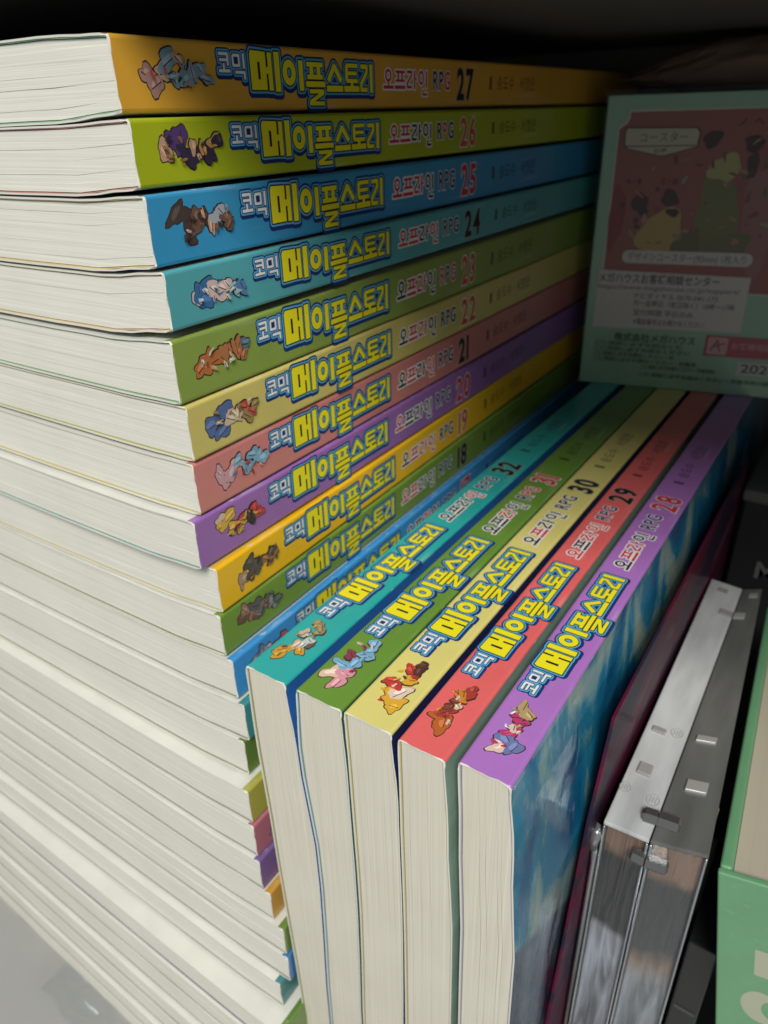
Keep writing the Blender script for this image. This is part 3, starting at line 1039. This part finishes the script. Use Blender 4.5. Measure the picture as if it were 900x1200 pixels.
bk = empty("booklet", P(208, 60, -516))
tag(bk, "thin dark maroon booklet in a clear sleeve between lilac 28 and the clear cases", "booklet")
prof = [(95, -28), (74, -90), (60, -180), (47, -262), (40, -390), (38, -516), (480, -516), (480, -22)]
prof_l = [(y - 60, z + 516) for y, z in prof]
mb = MB()
nn = len(prof_l)
mb.add([(-1.0, y, z) for y, z in prof_l] + [(1.0, y, z) for y, z in prof_l],
       [tuple(range(nn)), tuple(range(2 * nn - 1, nn - 1, -1))] + [(i, nn + i, nn + (i + 1) % nn, (i + 1) % nn) for i in range(nn)])
mb.build("printed_cover", banded("booklet_print"), bk)
mb = MB()
pl = [(y - 60 + (-5 if i < 6 else 3), z + 516 + (0 if i in (5, 6) else 5)) for i, (y, z) in enumerate(prof)]
mb.add([(-1.7, y, z) for y, z in pl] + [(1.7, y, z) for y, z in pl],
       [tuple(range(nn)), tuple(range(2 * nn - 1, nn - 1, -1))])
mb.build("clear_sleeve", film_mat("sleeve_film", (0.98, 0.98, 0.98), 0.1, 0.008, 0.25, 60, 0.10), bk)

# ------------------------------------------------------------------ the two clear cases
M_TOP_A = mat("frosted_case_top", (0.52, 0.54, 0.54), 0.30)
M_TOP_B = mat("smoky_case_top", (0.125, 0.127, 0.12), 0.25)
for mm in (M_TOP_A, M_TOP_B):
    n, l, b_ = nodes(mm)
    nz = n.new("ShaderNodeTexNoise")
    tc = n.new("ShaderNodeTexCoord")
    mp = n.new("ShaderNodeMapping")
    mp.inputs["Scale"].default_value = (160, 30, 30)
    l.new(tc.outputs["Object"], mp.inputs[0])
    l.new(mp.outputs[0], nz.inputs["Vector"])
    nz.inputs["Scale"].default_value = 1.0
    nz.inputs["Detail"].default_value = 5
    cr = n.new("ShaderNodeValToRGB")
    base = b_.inputs["Base Color"].default_value[:3]
    cr.color_ramp.elements[0].color = (*[c * 0.72 for c in base], 1)
    cr.color_ramp.elements[1].color = (*[min(1, c * 1.15) for c in base], 1)
    cr.color_ramp.elements[0].position = 0.3
    cr.color_ramp.elements[1].position = 0.65
    l.new(nz.outputs["Fac"], cr.inputs[0])
    l.new(cr.outputs[0], b_.inputs["Base Color"])
    bp = n.new("ShaderNodeBump")
    bp.inputs["Strength"].default_value = 0.15
    bp.inputs["Distance"].default_value = 0.0005
    l.new(nz.outputs["Fac"], bp.inputs["Height"])
    l.new(bp.outputs[0], b_.inputs["Normal"])
M_CLEAR = film_mat("clear_case_plastic", (0.95, 0.955, 0.955), 0.05, 0.03, 0.10, 30, 0.4)
M_EDGE = mat("clear_case_edge", (0.30, 0.31, 0.32), 0.08, Metallic=0.65)
M_HIGHLIGHT = mat("edge_highlight_metal", (0.62, 0.64, 0.66), 0.06, Metallic=0.85)
M_SLOT = mat("case_catch_plastic", (0.30, 0.30, 0.29), 0.2)
M_PIN = mat("case_pin_plastic", (0.26, 0.255, 0.25), 0.14, Metallic=0.8)


def reflection_mat(name, stops, seed):
    """painted reflections: brown band, charcoal block, then streaky grey; blurred uneven borders"""
    m = mat(name, (0.2, 0.2, 0.2), 0.30)
    n, l, b_ = nodes(m)
    tc = n.new("ShaderNodeTexCoord")
    sp = n.new("ShaderNodeSeparateXYZ")
    l.new(tc.outputs["Object"], sp.inputs[0])
    nz = n.new("ShaderNodeTexNoise")
    nz.inputs["Scale"].default_value = 130 + seed
    nz.inputs["Detail"].default_value = 2
    l.new(tc.outputs["Object"], nz.inputs["Vector"])
    z1 = n.new("ShaderNodeMath")
    z1.operation = 'MULTIPLY_ADD'
    l.new(nz.outputs["Fac"], z1.inputs[0])
    z1.inputs[1].default_value = 26 * K
    l.new(sp.outputs["Z"], z1.inputs[2])
    mr = n.new("ShaderNodeMapRange")
    mr.inputs[1].default_value = 0.0
    mr.inputs[2].default_value = 430 * K
    l.new(z1.outputs[0], mr.inputs[0])
    cr = n.new("ShaderNodeValToRGB")
    e = cr.color_ramp.elements
    e[0].position, e[0].color = stops[0][0], (*stops[0][1], 1)
    e[1].position, e[1].color = stops[-1][0], (*stops[-1][1], 1)
    for p_, c_ in stops[1:-1]:
        q = e.new(p_)
        q.color = (*c_, 1)
    l.new(mr.outputs[0], cr.inputs[0])
    # vertical streaks painted into the reflected grey
    mp = n.new("ShaderNodeMapping")
    mp.inputs["Scale"].default_value = (420, 60, 28)
    mp.inputs["Rotation"].default_value = (0, 0.12, 0)
    l.new(tc.outputs["Object"], mp.inputs[0])
    n2 = n.new("ShaderNodeTexNoise")
    n2.inputs["Scale"].default_value = 1.0
    n2.inputs["Detail"].default_value = 3
    n2.inputs["Distortion"].default_value = 0.8
    l.new(mp.outputs[0], n2.inputs["Vector"])
    c2 = n.new("ShaderNodeValToRGB")
    c2.color_ramp.elements[0].position, c2.color_ramp.elements[0].color = 0.36, (0.25, 0.26, 0.28, 1)
    c2.color_ramp.elements[1].position, c2.color_ramp.elements[1].color = 0.66, (1.7, 1.75, 1.85, 1)
    l.new(n2.outputs["Fac"], c2.inputs[0])
    mx = n.new("ShaderNodeMixRGB")
    mx.blend_type = 'MULTIPLY'
    fz = n.new("ShaderNodeMapRange")
    fz.inputs[1].default_value = 0.70
    fz.inputs[2].default_value = 0.78
    fz.inputs[3].default_value = 0.9
    fz.inputs[4].default_value = 0.22
    l.new(mr.outputs[0], fz.inputs[0])
    l.new(fz.outputs[0], mx.inputs["Fac"])
    l.new(cr.outputs[0], mx.inputs["Color1"])
    l.new(c2.outputs[0], mx.inputs["Color2"])
    l.new(mx.outputs[0], b_.inputs["Base Color"])
    bp = n.new("ShaderNodeBump")
    bp.inputs["Strength"].default_value = 0.6
    bp.inputs["Distance"].default_value = 0.002
    l.new(n2.outputs["Fac"], bp.inputs["Height"])
    l.new(bp.outputs[0], b_.inputs["Normal"])
    return m


REFL_GREY, DRK, BRN = (0.26, 0.27, 0.30), (0.022, 0.022, 0.022), (0.23, 0.135, 0.09)  # tones standing in for the reflected arm, body and room
M_REFL_A = reflection_mat("front_reflection", [(0.0, (0.10, 0.10, 0.11)), (0.55, REFL_GREY), (0.755, REFL_GREY), (0.775, DRK), (0.925, DRK), (0.945, BRN), (1.0, BRN)], 0)
M_REFL_B = reflection_mat("smoky_reflection", [(0.0, (0.08, 0.085, 0.09)), (0.55, (0.20, 0.21, 0.23)), (0.66, (0.19, 0.20, 0.21)), (0.72, (0.16, 0.105, 0.075)), (0.76, DRK), (0.90, DRK), (0.925, BRN), (1.0, BRN)], 45)


def lerp_quad(q, u, v):
    a = Vector(q[0]).lerp(Vector(q[1]), u)
    b2 = Vector(q[3]).lerp(Vector(q[2]), u)
    return a.lerp(b2, v)


def clear_case(quad, topm, label, slots, discs, lower, zt=-100.0, zb_=-516.0):
    o = quad[0]
    root = empty("clear_case", P(o[0], o[1], zb_))
    tag(root, label, "clear case", "clear plastic cases beside the books")
    q = [(x - o[0], y - o[1]) for x, y in quad]
    H = zt - zb_
    mb = MB()
    mb.hexa(q, H - 3.0, H)
    t_ = mb.build("top_panel", topm, root)
    bevel(t_, 0.7)
    mb = MB()
    mb.hexa([q[0], q[1], (q[1][0], q[1][1] + 2), (q[0][0], q[0][1] + 2)], 0, H - 3.1)
    mb.build("front_panel", M_CLEAR, root)
    mb = MB()
    mb.hexa([(q[3][0], q[3][1] - 2), (q[2][0], q[2][1] - 2), q[2], q[3]], 0, H - 3.1)
    mb.build("back_panel", M_CLEAR, root)
    for (a, d, sx) in ((q[0], q[3], 1), (q[1], q[2], -1)):
        mb = MB()
        qq = [(a[0], a[1] + 2.2), (a[0] + sx * 1.6, a[1] + 2.2), (d[0] + sx * 1.6, d[1] - 2.2), (d[0], d[1] - 2.2)]
        mb.hexa(qq if sx > 0 else qq[::-1], 0.2, H - 3.1)
        mb.build("side_panel", M_EDGE, root)
    # block behind the clear front, carrying its painted reflections
    x0, x1 = q[0][0] + 2.0, q[1][0] - 2.0
    mb = MB()
    mb.hexa([(x0, q[0][1] + 4), (x1, q[1][1] + 4), (x1, q[1][1] + 40), (x0, q[0][1] + 40)], 1, H - 4)
    mb.build("reflection_block", lower, root)
    for qx, sgn in ((q[0], 1), (q[1], -1)):  # bright metal bars added to draw highlight lines along the front edges
        mb = MB()
        mb.tube([(qx[0] + sgn * 0.7, qx[1] - 0.15, 0.5), (qx[0] + sgn * 0.7, qx[1] - 0.15, H - 3.2)], 0.62, 8)
        mb.build("edge_highlight", M_HIGHLIGHT, root, True)
    for (u, v, du, dv, hh) in slots:
        c_ = lerp_quad(q, u, v)
        mb = MB()
        L = [lerp_quad(q, u - du, v - dv), lerp_quad(q, u + du, v - dv), lerp_quad(q, u + du, v + dv), lerp_quad(q, u - du, v + dv)]
        mb.hexa([(p.x, p.y) for p in L], H - 0.5, H + hh)
        s_ = mb.build("catch", M_SLOT, root)
        bevel(s_, 0.8, 3)
    for (u, v, r_) in discs:
        c_ = lerp_quad(q, u, v)
        mb = MB()
        pts = [(c_.x + r_ * math.cos(k * math.pi / 14), c_.y + r_ * 1.25 * math.sin(k * math.pi / 14), H + 0.12) for k in range(29)]
        mb.tube(pts, 0.22, 5, 0, False)
        for k in (-0.45, 0.0, 0.45):
            mb.tube([(c_.x + r_ * k, c_.y - r_ * 0.7, H + 0.1), (c_.x + r_ * k, c_.y + r_ * 0.7, H + 0.1)], 0.22, 5)
        mb.build("moulded_mark", M_SLOT, root)
    return root, q, H


QA = [(214, 86), (240, 87.2), (236.6, 379), (211, 382)]
QB = [(240.8, 87.4), (271, 95), (251, 388), (237.2, 379)]
ra, qa, HA = clear_case(QA, M_TOP_A, "clear case with a bright frosted white top, next to the maroon booklet",
                        [(0.33, 0.30, 0.17, 0.008, 2.0), (0.38, 0.17, 0.16, 0.016, 2.2), (0.46, 0.955, 0.16, 0.012, 0.8), (0.8, 0.845, 0.2, 0.014, 1.6)],
                        [(0.74, 0.315, 3.6), (0.78, 0.100, 3.6), (0.12, 0.105, 3.2)],
                        M_REFL_A)
rb, qb, HB = clear_case(QB, M_TOP_B, "clear case with a dark smoky top, touching the green covered book",
                        [(0.42, 0.315, 0.24, 0.010, 2.0), (0.5, 0.165, 0.22, 0.016, 2.2), (0.62, 0.96, 0.22, 0.012, 0.8), (0.25, 0.845, 0.25, 0.014, 1.6)],
                        [], M_REFL_B)
# hinge pins and their modelled reflections by the near corner: each half belongs to its own case
for root, qq, H, sgn in ((ra, qa, HA, -1), (rb, qb, HB, 1)):
    o = (QA if sgn < 0 else QB)[0]
    px_ = (240.2 - o[0]) if sgn < 0 else (240.6 - o[0])
    ln = 7.0 if sgn < 0 else 11.0
    mb = MB()
    mb.tube([(px_, 103 - o[1], H + 1.6), (px_ + sgn * ln, 103 + 1.2 * sgn - o[1], H + 1.6), (px_ + sgn * (ln + 1.6), 103 + 1.4 * sgn - o[1], H + 1.6)],
            [5.0, 5.0, 3.0], 6)
    mb.build("hinge_pin_or_reflection", M_PIN, root)
    mb = MB()  # this lower pin models the upper one's reflection in the front panel
    mb.tube([(px_, 85.0 - o[1] + 1.0, H - 16), (px_ + sgn * ln, 85.0 - o[1] + 1.0 + (1.2 if sgn > 0 else 0), H - 16),
             (px_ + sgn * (ln + 1.6), 85.2 - o[1] + 1.0 + (1.2 if sgn > 0 else 0), H - 16)], [4.6, 4.6, 2.8], 6)
    mb.build("hinge_pin_or_reflection", M_PIN, root)
mb = MB()
mb.tube([(-2.5, 1.0, 2), (-2.3, 0.8, HA - 40), (-2.6, 0.2, HA - 26)], 1.7, 8)
mb.build("corner_rim", M_EDGE, ra, True)
mb = MB()
mb.tube([(-4.5, 0, HA - 26), (-3.6, 0, HA - 12), (-2.6, 4, HA - 9)], [3.4, 3.9, 2.4], 10)
mb.build("corner_knuckle", M_EDGE, ra, True)

# ------------------------------------------------------------------ green covered book at the right
M_GREEN = cover_mat("green_cloth_cover", (0.135, 0.33, 0.165), 300, 0.5, 0)
gb = empty("green_book", P(277, 94, -516), (0, 0, 0))
gb.matrix_world = Matrix.Translation(Vector(P(277 + 70.5, 94, -516))) @ Matrix.Rotation(math.radians(3.9), 4, 'Z') @ Matrix.Rotation(math.radians(-9.6), 4, 'Y')
tag(gb, "thick green covered book with cream pages at the right, leaning on the cases", "book")
HG = 416 / math.cos(math.radians(9.6))
WG = 80.0
prof = []
mb = MB()
mb.box(0, 6.5, 3.0, 275, 0, HG)
c1 = mb.build("left_board", M_GREEN, gb)
bevel(c1, 2.2, 3)
mb = MB()
mb.box(WG - 6.5, WG, 3.0, 275, 0, HG)
bevel(mb.build("right_board", M_GREEN, gb), 2.2, 3)
mb = MB()
mb.box(-0.6, WG + 0.6, -1.0, 3.4, 0, HG - 1.2)
sp_ = mb.build("spine", M_GREEN, gb)
bevel(sp_, 1.6, 3)
mb = MB()
for k in range(9):
    x0 = 6.7 + (WG - 13.4) * k / 9
    mb.box(x0, x0 + (WG - 13.4) / 9 - 0.03, 3.6, 270, 2, HG - 6 - rnd.uniform(0, 0.35))
mb.build("page_block", shelf_mat("thick_pages", (0.44, 0.39, 0.30), 0.85), gb)
pr = Print(lambda u, v, h: (u, -1.0 - h, v))
cream = ink((0.40, 0.42, 0.30))
pr.polys([[(19.5, HG - 76), (33, HG - 76), (33, HG - 54), (19.5, HG - 54)]], cream, 0.06)
pr.polys([[(24 + 11 * math.cos(k * math.pi / 12), HG - 104 + 14 * math.sin(k * math.pi / 12)) for k in range(24)]], cream, 0.06)
pr.polys([[(30 + 6 * math.cos(k * math.pi / 12), HG - 104 + 8 * math.sin(k * math.pi / 12)) for k in range(24)]], M_GREEN, 0.12)
pr.build("spine_lettering", sp_)

# ------------------------------------------------------------------ black carton at the back right
bc = empty("black_carton", P(214, 478, -516))
tag(bc, "black carton with a dull grey lid standing in the dark behind the clear cases", "carton")
mb = MB()
mb.box(0, 150, 0, 170, 0, 452)
bevel(mb.build("carton_body", shelf_mat("black_card", (0.022, 0.022, 0.024), 0.5), bc), 1.5)
mb = MB()
mb.box(-3, 153, -3, 173, 452.3, 464)
bevel(mb.build("lid", shelf_mat("grey_card", (0.12, 0.12, 0.115), 0.6), bc), 3, 3)
pr = Print(lambda u, v, h: (u, -h, v))
pr.tris(text_tris("M", 26, 0.6), ink((0.16, 0.16, 0.155)), 0.1, (22, 372))
pr.build("letter_mark", bc)

# ------------------------------------------------------------------ green goods box resting on the standing books
BOXYAW = math.radians(12.3)
gx = empty("goods_box", P(28.7, 511, Z_UP + 0.3), (0, 0, BOXYAW))
tag(gx, "pale green printed goods box in clear wrap resting on the standing books", "box")


def coated(name, colr):
    m = cover_mat(name, colr, 3000, 0.35, 0)
    return m


mb = MB()
mb.box(0, 262, 0, 78, 0, 264)
bevel(mb.build("carton_body", coated("green_card", (0.26, 0.45, 0.30)), gx), 1.0)
pr = Print(lambda u, v, h: (u, -h, v))
M_CREAM = ink((0.55, 0.52, 0.40))
M_MAR = ink((0.30, 0.085, 0.065))
pan = [(21, 250.5), (21, 246), (19, 241.5), (15, 239), (12.5, 237), (12.5, 112), (144, 112), (144, 98.5), (246, 98.5), (246, 236), (241, 240), (238, 250.5)]
pr.polys([[(x + (1.3 if x > 120 else -1.3), v + (1.3 if v > 180 else -1.3)) for x, v in pan]], M_CREAM, 0.05)
pr.polys([pan], M_MAR, 0.10)
# patches of the panel's picture (plain shapes only)
pat = [((18.6, 163), 7.5, 27, (0.26, 0.035, 0.03)), ((105, 168), 17, 38, (0.18, 0.17, 0.055)), ((60, 150), 20, 20, (0.42, 0.29, 0.085)), ((106, 205), 13, 11, (0.40, 0.36, 0.14)),
       ((142, 165), 16, 44, (0.30, 0.13, 0.12)), ((185, 170), 26, 50, (0.20, 0.18, 0.07)), ((92, 228), 7.5, 7.0, (0.05, 0.012, 0.012)),
       ((126, 224), 8, 6.5, (0.05, 0.012, 0.012)), ((128, 208), 5, 9, (0.06, 0.02, 0.015)), ((38, 177), 7, 8, (0.07, 0.02, 0.016)), ((64, 180), 8, 7, (0.07, 0.02, 0.016)),
       ((42, 168), 4.5, 4, (0.05, 0.012, 0.012)), ((68, 168), 6, 3.5, (0.05, 0.012, 0.012)), ((84, 140), 12, 14, (0.13, 0.12, 0.05)), ((120, 140), 18, 12, (0.16, 0.14, 0.06))]
for i, (c_, rx, ry, colr) in enumerate(pat):
    pr.polys([blob(c_, rx, ry, 0.0, 900 + i, 26, 0.2)], ink(colr), 0.14 + 0.03 * i)
rp = random.Random(11)
hh_ = 0.60
for k in range(70):
    cx_, cy_ = rp.uniform(20, 215), rp.uniform(140, 232)
    if cx_ < 84 and cy_ > 212:
        continue
    base_ = rp.choice([(0.30, 0.20, 0.09), (0.22, 0.06, 0.05), (0.14, 0.12, 0.05), (0.40, 0.20, 0.16), (0.09, 0.03, 0.03), (0.34, 0.28, 0.16)])
    hh_ += 0.004
    pr.polys([blob((cx_, cy_), rp.uniform(1.2, 5.0), rp.uniform(0.5, 2.2), rp.uniform(0, 3.1), 500 + k, 12, 0.3)], ink(base_), hh_)
H0 = 0.95
crest = [(20, 237.5), (78, 236.5), (80.5, 233), (79.5, 222.5), (55, 216), (50, 215.5), (22, 221.5), (19, 225), (18.6, 234.5)]
pr.polys([[(50 + (x - 50) * 1.045, 227 + (v - 227) * 1.09) for x, v in crest]], ink((0.06, 0.03, 0.02)), H0)
pr.polys([crest], ink((0.50, 0.46, 0.34)), H0 + 0.04)
pr.polys([[(20, 223.6), (79, 223.6), (79, 222.7), (20, 222.7)]], ink((0.06, 0.03, 0.02)), H0 + 0.08)
tv = text_tris("コースター", 8.5, 0.05)
pr.tris(tv, ink((0.10, 0.13, 0.07)), H0 + 0.08, (30, 227))
pr.tris(text_tris("全2種", 4.5, 0.05), ink((0.10, 0.07, 0.04)), H0 + 0.08, (44, 217.6))
pr.tris(text_tris("A・B", 6, 0.1), ink((0.06, 0.03, 0.02)), H0 + 0.08, (24, 192))
pr.tris(text_tris("C・D", 6, 0.1), ink((0.06, 0.03, 0.02)), H0 + 0.08, (54, 192))
pr.tris(text_tris("ノ  ヘ", 8, 0.1), ink((0.05, 0.015, 0.015)), H0 + 0.08, (110, 238))


def rrect(x0, x1, y0, y1, r_):
    out = []
    for cx, cy, a0 in ((x1 - r_, y1 - r_, 0), (x0 + r_, y1 - r_, 90), (x0 + r_, y0 + r_, 180), (x1 - r_, y0 + r_, 270)):
        for k in range(6):
            a = math.radians(a0 + 18 * k)
            out.append((cx + r_ * math.cos(a), cy + r_ * math.sin(a)))
    return out


M_LAB = ink((0.56, 0.52, 0.48))
M_INK = ink((0.04, 0.035, 0.035))
pr.polys([rrect(28.4, 143, 122.4, 134.2, 5.5)], M_LAB, H0)
tv = text_tris("デザインコースター(90mm) 1枚入り", 8.4, 0.04)
a_, b_ = text_width(tv)
k_ = 104 / (b_ - a_)
pr.tris(([(x * k_, y) for x, y in tv[0]], tv[1]), ink((0.12, 0.10, 0.09)), H0 + 0.05, (33, 125.2))
pr.polys([[(7.8, 59), (145.5, 62), (144.8, 113), (8.2, 115.2)]], M_LAB, H0 + 0.1)


def fit_text(body, x0, x1, y, size, m, off=0.05):
    tv = text_tris(body, size, off)
    a_, b2 = text_width(tv)
    k_ = (x1 - x0) / (b2 - a_)
    pr.tris(([((x - a_) * k_, yy) for x, yy in tv[0]], tv[1]), m, H0 + 0.16, (x0, y))


fit_text("メガハウスお客様相談センター", 9, 119, 104.4, 9.6, M_INK, 0.16)
fit_text("https://www.megahouse.co.jp/support/", 9, 138, 97.6, 6.4, ink((0.16, 0.08, 0.08)))
fit_text("ナビダイヤル 0570-041-173", 43.5, 120, 89.6, 6.6, M_INK)
fit_text("月〜金曜日（祝日除く）10時〜17時", 44.3, 136, 82.4, 6.6, M_INK)
fit_text("受付時間 平日のみ", 45.4, 101, 73.4, 6.6, M_INK)
fit_text("※電話番号はお確かめください", 46.5, 112, 64.8, 6.2, M_INK)
fit_text("株式会社メガハウス", 30.5, 107, 47.6, 8.8, ink((0.03, 0.07, 0.04)), 0.12)
for k, (x1_, y_) in enumerate(((96, 42), (104, 36.5), (90, 31), (112, 25.5), (70, 20), (120, 12))):
    fit_text("ご使用前に必ずお読みください・対象年齢15歳以上"[: 12 + k * 2], 12 if k < 4 else 60, x1_ + (0 if k < 4 else 60), y_, 4.8, ink((0.05, 0.11, 0.06)))
pr.polys([[(116.3, 37.8), (250, 37.8), (250, 57.8), (116.3, 57.8)]], ink((0.42, 0.06, 0.085)), H0)
pr.polys([rrect(118.5, 136.5, 39.5, 56.3, 2.0)], ink((0.56, 0.34, 0.33)), H0 + 0.05)
pr.polys(strokes_polys([('l', 1.4, [(121.5, 43), (127, 53.5), (130, 43)]), ('l', 1.4, [(122.5, 46.5), (134, 51)])], 0), ink((0.30, 0.02, 0.04)), H0 + 0.1)
fit_text("お客様相談センター", 140, 205, 46.5, 7, ink((0.62, 0.32, 0.33)))
pr.polys([[(149, 21.5), (236, 21.5), (236, 34.5), (149, 34.5)]], ink((0.50, 0.48, 0.43)), H0)
fit_text("2024", 152, 184, 23.6, 12.0, M_INK, 0.12)
pr.build("front_print", gx)
fm_ = film_mat("box_wrap_film", (0.97, 0.98, 0.97), 0.12, 0.012, 0.6, 30, 0.5)
sheet("clear_wrap", lambda a, b2: (-2 + 267 * a, -2.6 - 1.2 * abs(noise.noise(Vector((a * 9, b2 * 7, 1)))) - 0.9 * abs(noise.noise(Vector((a * 22 + b2 * 9, b2 * 22, 4)))), -0.2 + 268 * b2), 60, 60, fm_, gx)

# crumpled brown paper bag on the box
def pbag(a, b2):
    ang = 2 * math.pi * a
    r_ = 1 + 0.16 * noise.noise(Vector((math.cos(ang) * 1.6, math.sin(ang) * 1.6, b2 * 2.2))) + 0.10 * noise.noise(Vector((math.cos(ang) * 5, math.sin(ang) * 5, b2 * 6)))
    q = math.sin(math.pi * (0.06 + 0.90 * b2)) ** 0.45
    x = 128 + 118 * r_ * q * math.cos(ang)
    y = 46 + 24 * r_ * q * math.sin(ang)
    return (x, y, 265.2 + 43 * b2 * (0.62 + 0.30 * min(1, max(0, (x - 20) / 70))) + 2.0 * noise.noise(Vector((x / 18, y / 18, 2))) * b2)


M_KRAFT = shelf_mat("kraft_paper", (0.17, 0.105, 0.075), 0.75)
pb_ = sheet("paper_bag", pbag, 56, 18, M_KRAFT, None, False)
pb_.matrix_world = gx.matrix_world.copy() if False else Matrix.Translation(Vector(P(28.7, 511, Z_UP + 0.3))) @ Matrix.Rotation(BOXYAW, 4, 'Z')
tag(pb_, "crumpled dark brown paper bag lying on top of the green goods box", "paper bag")

# clear wrapping on the shelf in front of the stack
def wrap_fn(a, b2):
    x = -275 + 150 * a
    y = -44 - 34 * b2 - 9 * a - 8 * noise.noise(Vector((a * 5, b2, 1)))
    z = Z_SHELF + 1.0 + 26 * abs(noise.noise(Vector((a * 3, b2 * 1.4, 5)))) * math.sin(math.pi * a) + 4 * abs(noise.noise(Vector((a * 8, b2 * 3, 8))))
    return (x, y, z)


tag(sheet("plastic_wrap", wrap_fn, 40, 24, film_mat("wrap_film", (0.95, 0.96, 0.96), 0.30, 0.05, 0.3, 60, 0.5), None, True),
    "crumpled clear plastic wrap on the grey shelf before the bottom comic", "plastic wrap")

# slim black block added to darken the gap between smoky case and green book
bs = empty("gap_filler", P(273, 106, -516))
tag(bs, "slim black block added to darken the gap between smoky case and green book", "case")
mb = MB()
mb.box(0, 17.5, 0, 270, 0, 322)
bevel(mb.build("filler_body", mat("black_plastic", (0.010, 0.011, 0.011), 0.3), bs), 1.2)
mb = MB()
mb.box(2, 15.5, -0.7, 0.2, 250, 253)
bevel(mb.build("latch", mat("latch_plastic", (0.05, 0.05, 0.05), 0.25), bs), 0.3)
